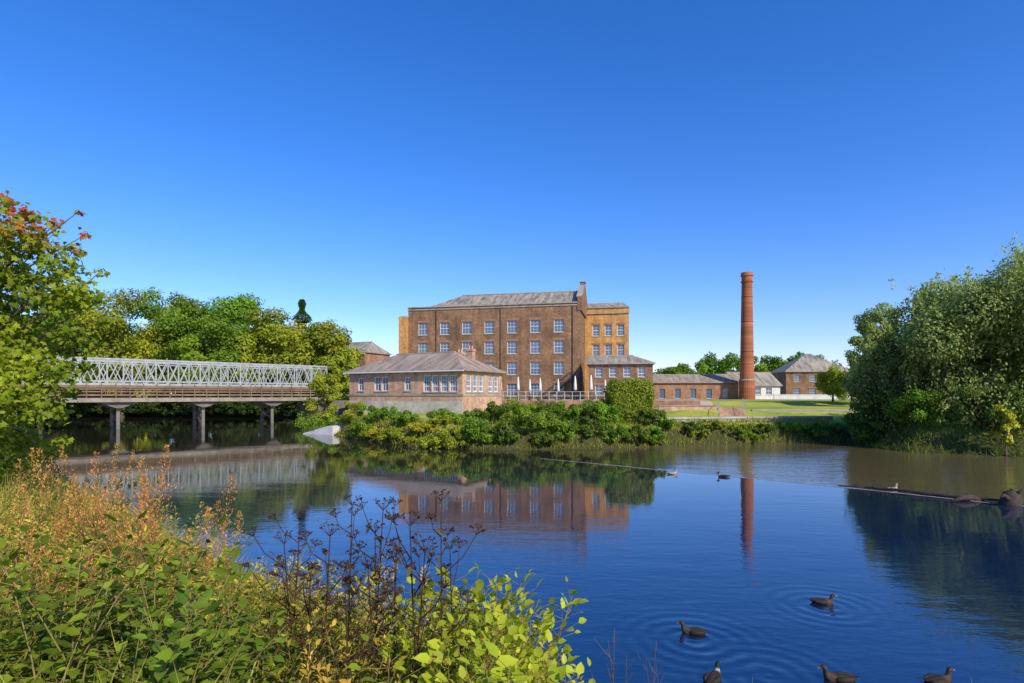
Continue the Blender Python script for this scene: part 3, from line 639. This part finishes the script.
def willow(x,y,h,rx,rz,seed,nleaf,nstr,nskirt,label,ncl=46):
    z=H(x,y); e=empty('willow_tree',(x,y,z)); top(e,label,'tree')
    c=(0,0,h-rz); P,D,U,col,C,cr=crown_arrays(c,(rx,rx,rz),ncl,nleaf,seed,(.18,.34),.85,shell=.7,cols=WG,droop=.3)
    r=np.random.default_rng(seed+1)
    k=r.integers(0,len(C),nstr); an=r.random(nstr)*6.283; st=C[k]+np.stack([np.cos(an)*cr[k]*.95,np.sin(an)*cr[k]*.95,-.1*cr[k]],1)
    ln=r.uniform(.4,1.2,nstr)
    a2=r.random(nskirt)*6.283; q2=r.uniform(.55,.98,nskirt); st2=np.stack([np.cos(a2)*rx*q2,np.sin(a2)*rx*q2,r.uniform(1.6,4.4,nskirt)],1); ln2=r.uniform(1.2,3.6,nskirt)
    st=np.concatenate([st,st2]);ln=np.concatenate([ln,ln2]);an=np.concatenate([an,a2]); ns=len(st)
    m=24; t=r.random((ns,m)); 
    SP=st[:,None,:]+np.stack([np.cos(an)[:,None]*.3*np.sqrt(t)*np.minimum(ln,2)[:,None]*.5,np.sin(an)[:,None]*.3*np.sqrt(t)*np.minimum(ln,2)[:,None]*.5,-t*ln[:,None]],2)+r.normal(size=(ns,m,3))*.16
    sv=np.repeat(r.uniform(.35,1.05,ns),m)[:,None]
    SP=SP.reshape(-1,3); SD=unit(r.normal(size=SP.shape)*.8+np.array([0,0,-1.])); sc=(np.array(WG[0])*.4+np.array(WG[1])*.6)*(.7+.5*r.random(len(SP)))[:,None]*sv
    nt_=200; k=r.integers(0,len(C),nt_); s3=C[k]+np.stack([r.normal(size=nt_)*cr[k]*.6,r.normal(size=nt_)*cr[k]*.6,cr[k]*.5],1); t=r.random((nt_,16))
    TP=(s3[:,None,:]+np.stack([r.normal(size=(nt_,1))*.25*t,r.normal(size=(nt_,1))*.25*t,t*r.uniform(.3,1.0,(nt_,1))],2)+r.normal(size=(nt_,16,3))*.07).reshape(-1,3); TD=unit(r.normal(size=TP.shape)*.7+np.array([0,0,1.])); tc=np.array(WG[1])*(.6+.5*r.random(len(TP)))[:,None]
    P=np.concatenate([P,SP,TP]);D=np.concatenate([D,SD,TD]);U=np.concatenate([U,unit(rdir(len(SP))+np.array([.2,-.5,.3])),rdir(len(TP))]);col=np.concatenate([col,sc,tc])
    kk=P[:,2]+z>.08; P,D,U,col=P[kk],D[kk],U[kk],col[kk]
    link('crown',leafmesh('crown',P,D,U,.24,.12,col,T_DIAM),e)
    mb=MB()
    for j in range(3): limbs(mb,(j*.7-.7,0,0),((j-1)*rx*.4,0,h-rz),C[j::3],.3,seed+j,11)
    mb.obj('trunk',['bark'],e,True)
willow(32.3,38.6,12.0,6.3,6.1,71,84000,220,480,'large spreading silvery-green willow on the riverbank',58)
willow(27.4,41.0,7.0,2.6,3.5,79,20000,80,140,'smaller grey-green willow leaning beside a large one',26)
willow(39.8,41,12.8,6.0,6.2,72,34000,160,200,'silvery-green willow crowding behind another')
for i,(x,y,h,rx,rz,nl_,g_,lab) in enumerate(((26.8,37.8,3.2,1.9,1.8,9000,G1,'green dense shrub under the willow'),(29.2,35.2,3.0,2.1,1.7,9000,G3,'dark dense shrub under the willow'),(32,34.2,3.0,2.6,1.7,10000,G1,'green dense shrub under the willow'),(36,33.2,3.2,3.0,1.8,9000,G3,'dark dense shrub under the willow'),(25.8,40.5,3.4,1.7,1.9,8000,G3,'dark dense shrub under the willow'))):
    tree('waterside_shrub',lab,x,y,h,rx,rz,20,nl_,.15,g_,73+i,.07,'shrubs under the willow','shrub')
tree('yellow_shrub','yellow leafy sapling by the water',28.6,32.9,3.8,.5,1.9,12,1500,.15,((.3,.3,.03),(.62,.55,.08)),90,.05,None,'shrub',crf=(.3,.5))
sh=[(350,398,36,52,G2),(378,402,40,47,G1),(402,410,34,43.5,G1),(425,426,30,40.8,GY),(446,420,34,41,G2),(468,409,38,41.5,G1),(492,401,36,42,G3),(516,398,40,41,G1),(528,407,46,38.9,G1),(548,399,36,42,G3),(568,400,34,42,G1),(590,397,38,42,G3),(604,402,34,41,G1),(664,420,34,41.5,G1),(688,424,32,42.0,G3),(712,427,28,42.6,G2),(738,423,34,42.6,G1),(765,425,34,43,G3),(790,428,30,43.6,G1),(814,424,34,43.6,G3),(840,424,32,44.4,G1),(330,415,34,53,G1),(455,427,44,38.4,G2),(480,418,40,38.3,G1),(505,422,34,38.0,G3),(560,414,42,38.4,G1),(585,417,40,38.8,G3),(362,418,36,46,G1),(648,408,38,41.6,G3),(392,426,30,42.3,G2),(412,432,24,40.6,G2),(655,427,28,40,G1),(310,408,28,60,G1),(432,434,26,38.6,G2),(545,430,30,38,G3),(612,422,36,38.9,G1),(700,434,28,41.8,G2),(752,432,30,42.2,G1),(375,428,26,44.5,GY),(440,408,26,43,G1),(606,398,20,44,G2),(635,424,34,39.6,G3)]
LAB={id(G1):'green leafy shrub on the far riverbank',id(G2):'yellowish green shrub on the far riverbank',id(G3):'dark green shrub on the far riverbank',id(GY):'golden leafy shrub on the far riverbank'}
for i,(px,ty,w,d,g_) in enumerate(sh):
    x=wx(px,d); z=H(x,d); hh=max(.6,wz(ty,d)-z); rx=w/2*d/F*1.12
    tree('riverside_shrub',LAB[id(g_)],x,d,hh,rx,hh*.58,16+(i%5)*5,4700,.13,g_,200+i,.05,'shrubs on the far riverbank','shrub',nl=6,crf=(.2,.5))
x=wx(629,44); z=H(x,44); e=empty('clipped_hedge',(x,44,z)); top(e,'tall clipped bushy hedge on the riverbank','hedge')
r=np.random.default_rng(9); n=17000; hh=wz(383,44)-z; q=r.uniform(-1,1,(n,3)); ax=r.integers(0,3,n); q[np.arange(n),ax]=np.sign(q[np.arange(n),ax])
q=q*(1.0/(np.sum(np.abs(q)**6,axis=1)**(1/6.0)))[:,None]*1.02*(1+.06*r.normal(size=n))[:,None]
nn=unit(np.sign(q)*np.abs(q)**4)
lump=1+.07*np.sin(q[:,2]*4+q[:,0]*3)*np.cos(q[:,1]*4)+.06*np.sin(q[:,0]*8+1)*np.sin(q[:,2]*7)
P=q*np.array([1.5,1.2,hh/2])*lump[:,None]+np.array([0,0,hh/2]); U=unit(nn+.6*r.normal(size=(n,3))); D=unit(np.cross(U,r.normal(size=(n,3))))
mixv=r.random(n)[:,None]; link('foliage',leafmesh('foliage',P,D,U,.15,.12,(np.array([.10,.16,.018])*(1-mixv)+np.array([.33,.39,.045])*mixv),T_DIAM),e)
mb=MB()
for k in range(6): mb.tube([(-1+.4*k,0,-.2),(-1+.4*k,.1,hh-.4)],[.06,.03],6)
mb.obj('stem',['bark'],e)
def blades(name,label,pts,hl,seed,c0,c1,wd=.02,mat='leafn',lean=.35):
    r=np.random.default_rng(seed); n=len(pts); Z=height(pts[:,0],pts[:,1]); P=np.column_stack([pts,Z-.03])
    D=unit(np.column_stack([r.normal(size=(n,2))*lean,np.ones(n)])); U=rdir(n); L=r.uniform(*hl,n); mx=r.random(n)[:,None]
    o=link(name,leafmesh(name,P,D,U,L,wd,np.array(c0)*(1-mx)+np.array(c1)*mx,(np.array([(0,-.5,0),(0,.5,0),(.5,.4,0),(.5,-.4,0),(1,0,-.22)]),[(0,1,2,3),(3,2,4)]),mat)); top(o,label,'grass',kind='stuff')
def shorepts(i0,i1,n,seed,off=(.0,2.0)):
    r=np.random.default_rng(seed); S=POLY[i0:i1+1]; seg=np.diff(S,axis=0); ln=np.hypot(*seg.T); k=r.choice(len(seg),n,p=ln/ln.sum()); t=r.random(n)[:,None]
    nr=np.column_stack([-seg[k,1],seg[k,0]])/ln[k][:,None]; return S[k]+seg[k]*t+nr*r.uniform(*off,n)[:,None]
blades('reeds','mixed reeds and long grass along the far bank',shorepts(16,27,9000,3,(-.1,2.4)),(.2,.6),4,(.11,.17,.022),(.42,.38,.08),.05,lean=.5)
blades('bank_grass','long grass under the willow bank',shorepts(26,30,4500,5,(-.1,2.0)),(.2,.6),6,(.07,.11,.018),(.26,.27,.06),.05,lean=.5)

# ---------------------------------------------------------------- near left tree
e=empty('maple_tree',(-10.2,9.6,H(-10.2,9.6))); zt_=H(-10.2,9.6); top(e,'leafy green tree with a few reddening tips on the bank','tree')
def sprays(ctrs,rads,n,seed,cols,redz):
    r=np.random.default_rng(seed); C=np.array(ctrs);R_=np.array(rads); w=R_**1.8; k=r.choice(len(C),n,p=w/w.sum())
    d=unit(r.normal(size=(n,3))); q=(.25+.75*r.random(n)**.6)*(1+.25*r.normal(size=n))
    P=C[k]+d*(R_[k]*q)[:,None]*np.array([1,1,.75]); U=unit(.5*d+.6*r.normal(size=(n,3))+np.array([.3,-.4,.6])); D=unit(np.cross(U,r.normal(size=(n,3)))+np.array([0,0,-.35]))
    mx=np.clip(r.random(len(C))[k]*.6+r.random(n)*.5,0,1)[:,None]; col=np.array(cols[0])*(1-mx)+np.array(cols[1])*mx
    red=((np.clip((P[:,2]-redz)/.5,0,1)+.05)*(r.random(n)<.5))[:,None]; red=np.clip(red,0,1); col=col*(1-red)+np.array([.5,.14,.05])*red
    return P,D,U,col*(.7+.55*r.random(n))[:,None]
ct=[];rd=[]
rr=random.Random(4)
outline=[(-10,225,.5),(15,235,.38),(40,245,.38),(62,268,.32),(80,290,.25),(45,290,.45),(20,290,.5),(0,320,.6),(40,330,.45),(70,335,.26),(90,345,.18),(30,370,.5),(60,372,.26),(5,390,.55),(35,405,.4),(55,412,.22),(15,440,.45),(0,470,.4),(38,455,.2),(-30,260,.7),(-30,350,.8),(-30,430,.7),(25,215,.2),(55,225,.14),(75,250,.14),(98,298,.12),(5,205,.18),(-60,300,1.1),(-70,400,1.1),(60,300,.3),(25,345,.45),(-90,220,1.0),(-10,270,.5),(100,272,.1),(-120,320,1.2),(78,212,.08),(85,235,.09),(104,320,.1),(84,365,.12),(70,395,.12),(60,440,.12)]
for px,py,r_ in outline:
    d=8.3+rr.uniform(-.7,.9); ct.append((wx(px,d)+10.2,d-9.6,wz(py,d)-zt_)); rd.append(r_)
P,D,U,col=sprays(ct,rd,15000,8,((.075,.14,.014),(.32,.40,.036)),5.6-zt_)
L=.082*r.uniform(.7,1.25,len(P)); link('crown',leafmesh('crown',P,D,U,L,L*.8,col,T_MAPLE,'leafn'),e)
mb=MB(); mb.tube([(0,0,-.3),(0,0,1.2),(.1,-.1,2.6),(.2,-.3,4.2)],[.22,.18,.14,.05],10)
for c_ in ct:
    s=Vector((.08,-.05,1.2+rr.random()*1.8)); q=Vector(c_); mid=s.lerp(q,.5)+Vector((0,0,-.15)); mb.tube([s,mid,q],[.045,.022,.005],6)
mb.obj('trunk',['bark'],e,True)

# ---------------------------------------------------------------- near bank plants
def plantmesh(seed,kind):
    rr=random.Random(seed); r=np.random.default_rng(seed); mb=MB(); P=[];D=[];L=[];C=[]
    pal={'yellow':((.3,.32,.03),(.72,.64,.1)),'gold':((.44,.3,.04),(.8,.54,.11)),'green':((.07,.13,.015),(.28,.36,.04)),'orange':((.4,.26,.05),(.7,.45,.14)),'big':((.2,.28,.02),(.62,.64,.07))}[kind]
    ns={'yellow':8,'gold':8,'green':9,'orange':6,'big':11}[kind]
    for s in range(ns):
        a=rr.random()*6.28; b0=Vector((math.cos(a)*rr.uniform(0,.16),math.sin(a)*rr.uniform(0,.16),0)); hh=rr.uniform(.5,1.0); a=rr.random()*6.28; ln=rr.uniform(.05,.5)
        pts=[b0+Vector((math.cos(a)*ln*t*t,math.sin(a)*ln*t*t,hh*t)) for t in (0,.25,.5,.75,1)]
        mb.tube(pts,[.005,.0045,.004,.003,.0015],4)
        nl={'yellow':42,'gold':44,'green':32,'orange':20,'big':34}[kind]; base=np.array(pal[0]);hi=np.array(pal[1]); sm_=rr.random()
        for k in range(nl):
            t=.12+.88*k/nl; i=min(3,int(t*4)); f=t*4-i; p=pts[i].lerp(pts[i+1],f); az=k*2.4+rr.uniform(-.4,.4)
            el=.35+.5*(t>.8)+rr.uniform(-.5,.3); l={'yellow':.072,'gold':.058,'green':.085,'orange':.05,'big':.095}[kind]*(1.15-.5*t)*rr.uniform(.5,1.3)
            if kind=='big' or k%3==0:
                sub=Vector((math.cos(az),math.sin(az),.4))*rr.uniform(.03,.14); mb.tube([p,p+sub],[.002,.001],3); p=p+sub
            P.append(tuple(p));D.append((math.cos(az),math.sin(az),el)); L.append(l); mx=min(1,max(0,sm_*.6+rr.random()*.5)); C.append((base*(1-mx)+hi*mx)*rr.uniform(.6,1.2))
        if kind=='orange' or (kind in('yellow','gold') and rr.random()<.25):
            big=kind=='orange'
            for k in range(150 if big else 40):
                t=rr.random(); br_=int(rr.random()*5); p=pts[-1]+Vector((0,0,-.22+.3*t)); az=br_*1.256+rr.uniform(-.4,.4); q=(1-t)*(.14 if big else .07)*rr.random()+.004
                P.append((p.x+math.cos(az)*q,p.y+math.sin(az)*q,p.z+q*.4)); D.append((math.cos(az),math.sin(az),.9)); L.append(.022); C.append(np.array([.7,.36,.13] if big else [.65,.48,.1])*rr.uniform(.6,1.3))
    P=np.array(P);D=np.array(D);L=np.array(L);C=np.array(C); U=unit(r.normal(size=P.shape)*.4+np.array([0.1,-.3,1.]))
    W={'yellow':.34,'gold':.4,'green':.5,'orange':.34,'big':.62}[kind]
    return mb.mesh('stem',['gstem' if kind!='orange' else 'stem'],True),leafmesh('foliage',P,D,U,L,L*W*1.1,C,T_LEAF,'leafn')
PM={k:[plantmesh(300+i*17+len(k),k) for i in range(6)] for k in ('yellow','gold','green','orange','big')}
LB_={'yellow':'yellow-green wild plant on the riverbank','gold':'golden autumn plant on the riverbank','green':'green leafy wild plant on the riverbank','orange':'autumn plant with feathery orange seed plumes','big':'broad-leaved sunlit shrub at the water edge'}
def plant(kind,x,y,h,spread=1.0):
    ms=random.choice(PM[kind]); z=H(x,y); s=(h*spread,h*spread,h)
    o=link('wild_plant' if kind!='big' else 'leafy_shrub',ms[0],None,(x,y,z-.03),random.random()*6.28,s); o.rotation_euler[0]=random.uniform(-.2,.2); top(o,LB_[kind],'plant','wild plants on the near bank')
    link('foliage',ms[1],o)
px_=[-80,0,60,120,180,220,300,400,440,500,535,560]; py_=[456,468,476,484,502,520,548,575,580,602,642,720]
def kindfield(x,y):   # plants of one kind grow in drifts
    v=math.sin(x*2.3+y*1.1)+math.sin(y*2.7-x*.9+1.3)+random.uniform(-.5,.5)
    return 'gold' if v>.75 else ('yellow' if v>-.35 else 'green')
cnt=0; tries=0
while cnt<245 and tries<8000:
    tries+=1
    px=random.uniform(-60,545); d=random.choice([random.uniform(2.2,5),random.uniform(3.5,8),random.uniform(6,16)]); x=wx(px,d)
    z=H(x,d)
    if z<.12: continue
    if 270<px<460 and d<3.5 and random.random()<.7: continue
    kind=random.choice(['big','big','yellow']) if px>400 else kindfield(x,d)
    tp=np.interp(px,px_,py_)+abs(random.gauss(0,1))*42+ (60*random.random() if d<4.5 else 0)+(18 if kind=='green' else 0)
    h=(wz(tp,d)-z)
    if h<.3: continue
    h=min(h,1.5)
    plant(kind,x,d,h,random.uniform(.75,1.3)); cnt+=1
for px,ty,d in ((62,450,5.4),(112,442,5.2),(135,458,4.4),(158,470,5.0),(36,462,5.0),(185,495,4.4),(100,480,3.9),(205,505,5.4),(75,472,6.2),(8,478,3.6),(165,530,3.6),(90,448,5.8),(50,520,3.1),(122,500,3.4),(148,482,4.2),(230,520,4.8)):
    x=wx(px,d); plant('orange',x,d,min(1.9,wz(ty,d)-H(x,d)),.62)
for px,ty,d in ((500,568,4.1),(465,570,3.9),(520,590,3.8),(440,580,3.8),(485,602,3.4),(525,625,3.4),(490,580,4.3),(415,590,3.6),(450,600,3.5),(470,590,3.2),(510,605,3.5),(500,640,3.0),(465,625,3.0),(430,620,3.2),(478,575,4.4),(508,580,4.4),(450,645,2.8),(535,655,3.6)):
    x=wx(px,d); plant('big',x,d,wz(ty,d)-H(x,d),.7)
for px,ty,d in ((300,560,4.6),(340,565,4.8),(380,570,4.6),(320,600,4.0),(360,605,4.1),(400,600,4.2),(290,590,4.2),(345,585,5.0)):
    x=wx(px,d); plant('yellow',x,d,wz(ty,d)-H(x,d),.9)
r=np.random.default_rng(12); n=60000; X=r.uniform(-16,3,n);Y=r.uniform(1.2,18,n); zz=height(X,Y); k=(zz>.08)&(np.abs(X)<Y*1.05+1); X,Y=X[k],Y[k]
blades('undergrowth','tangled grass and undergrowth on the near bank',np.column_stack([X,Y]),(.25,.8),13,(.09,.12,.02),(.55,.45,.11),.014,lean=.5)
def umbel(px,ty,d,seed):
    rr=random.Random(seed); x=wx(px,d); z=H(x,d); h=wz(ty,d)-z; e=empty('dried_umbel_plant',(x,d,z)); top(e,'dark dried umbel plant gone to seed','plant','dried umbel plants on the near bank')
    mb=MB(); lean=Vector((rr.uniform(-.14,.14),rr.uniform(-.1,.1),0))
    pts=[Vector((0,0,-.05))-lean,Vector((0,0,h*.35))-lean*.6,Vector((0,0,h*.7))-lean*.2,Vector((0,0,h*.93))]
    mb.tube(pts,[.007,.006,.0045,.003],6)
    ends=[(pts[-1],Vector((0,0,1)),.08)]; LP=[];LD=[]
    for k in range(8):
        t=.38+.52*k/8; p=pts[1].lerp(pts[2],(t-.35)/.35) if t<.7 else pts[2].lerp(pts[3],min(1,(t-.7)/.25))
        az=k*2.3+rr.random(); l=rr.uniform(.12,.34); q=p+Vector((math.cos(az)*l*.7,math.sin(az)*l*.7,l*.85)); mid=p.lerp(q,.5)+Vector((math.cos(az),math.sin(az),0))*.03; mb.tube([p,mid,q],[.004,.003,.002],5); ends.append((q,(q-p).normalized(),rr.uniform(.035,.065)))
        for j in range(2):
            f=rr.random(); w=p.lerp(q,f); LP.append(tuple(w)); a=rr.random()*6.28; LD.append((math.cos(a),math.sin(a),rr.uniform(-.9,.3)))
    for j in range(8):
        t=rr.uniform(.15,.9); w=pts[1].lerp(pts[2],t) if t>.3 else pts[0].lerp(pts[1],t/.3); LP.append(tuple(w)); a=rr.random()*6.28; LD.append((math.cos(a),math.sin(a),rr.uniform(-.8,.5)))
    mb.obj('stem',['umbel'],e)
    r2=np.random.default_rng(seed); LP=np.array(LP);LD=np.array(LD); n=len(LP); L=r2.uniform(.025,.07,n); mx=r2.random(n)[:,None]
    link('foliage',leafmesh('foliage',LP,LD,unit(r2.normal(size=(n,3))+np.array([0,0,.8])),L,L*.4,np.array([.06,.04,.02])*(1-mx)+np.array([.16,.13,.04])*mx,T_LEAF,'leaf'),e)
    for q,dr,s in ends:
        hd=MB()
        for j in range(15):
            a=rr.random()*6.28; f=rr.uniform(.3,1)*1.3; t=(dr+Vector((math.cos(a)*f,math.sin(a)*f,0))).normalized()*s*rr.uniform(.8,1.1); hd.tube([Vector((0,0,0)),t],[.0013,.0008],3)
            for _ in range(3):
                w=t+Vector((rr.uniform(-1,1),rr.uniform(-1,1),rr.uniform(-.4,.5)))*.009; hd.tube([w-Vector((0,0,.004)),w,w+Vector((0,0,.004))],[.001,.0042,.001],4)
        hd.obj('seed_head',['umbel'],e,loc=tuple(q))
for i,(px,ty,d) in enumerate(((441,478,3.3),(410,504,3.1),(383,490,3.5),(352,487,3.9),(330,518,3.3),(368,550,3.0),(425,530,3.0),(284,528,3.5),(395,545,3.3),(345,565,2.9),(450,530,3.5),(310,565,3.0),(300,505,4.0),(375,515,3.6))): umbel(px,ty,d,i+50)
for i,(px,ty,d) in enumerate(((602,628,4.6),(622,640,4.5),(640,640,4.8),(655,655,4.7),(665,662,4.9),(545,640,4.2),(615,655,4.3))):
    x=wx(px,d); z=H(x,d); h=wz(ty,d)-z; rr=random.Random(i); mb=MB(); tip=Vector((rr.uniform(-.15,.15),0,h)); mb.tube([(0,0,-.05),tip*.5+Vector((.03,0,0)),tip],[.006,.004,.0015],5)
    for k in range(5):
        p=tip*(.5+.1*k); mb.tube([p,p+Vector((rr.uniform(-.12,.12),rr.uniform(-.08,.08),.12))],[.003,.001],4)
    o=mb.obj('bare_stalk',['stem'],None,False,(x,d,z)); top(o,'bare dry plant stalk by the water','plant','bare stalks on the near bank')

# ---------------------------------------------------------------- light, sky, camera
SE,SR=35,143
sd=Vector((math.sin(R(SR))*math.cos(R(SE)),math.cos(R(SR))*math.cos(R(SE)),math.sin(R(SE))))
w=bpy.data.worlds.new('World'); scene.world=w; w.use_nodes=True; nt=w.node_tree
bg=nt.nodes['Background']; sky=nt.nodes.new('ShaderNodeTexSky'); sky.sky_type='NISHITA'; sky.sun_disc=False; sky.sun_elevation=R(SE); sky.sun_rotation=R(SR)
sky.air_density=1.0; sky.dust_density=.3; sky.ozone_density=4.0; sky.altitude=0
hs=nt.nodes.new('ShaderNodeHueSaturation'); hs.inputs['Saturation'].default_value=1.3; hs.inputs['Value'].default_value=1.2; nt.links.new(sky.outputs[0],hs.inputs['Color'])
tc=mixcol(nt,1.0,hs.outputs[0],(1.05,.93,1.24),'MULTIPLY'); nt.links.new(tc,bg.inputs[0]); bg.inputs[1].default_value=.145
l=bpy.data.lights.new('sun','SUN'); l.energy=5; l.angle=R(.5); l.color=(1,.92,.77); lo=bpy.data.objects.new('sun',l); COL.objects.link(lo); lo.rotation_euler=sd.to_track_quat('Z','Y').to_euler()
cam=bpy.data.cameras.new('camera'); cam.sensor_width=36; cam.lens=20.0; cam.shift_y=53.5/1024; cam.clip_start=.05; cam.clip_end=8000
co=bpy.data.objects.new('camera',cam); co.location=(0,0,EYE); co.rotation_euler=(R(90),0,0); COL.objects.link(co); scene.camera=co
scene.view_settings.view_transform='Standard'; scene.view_settings.look='None'; scene.view_settings.exposure=0
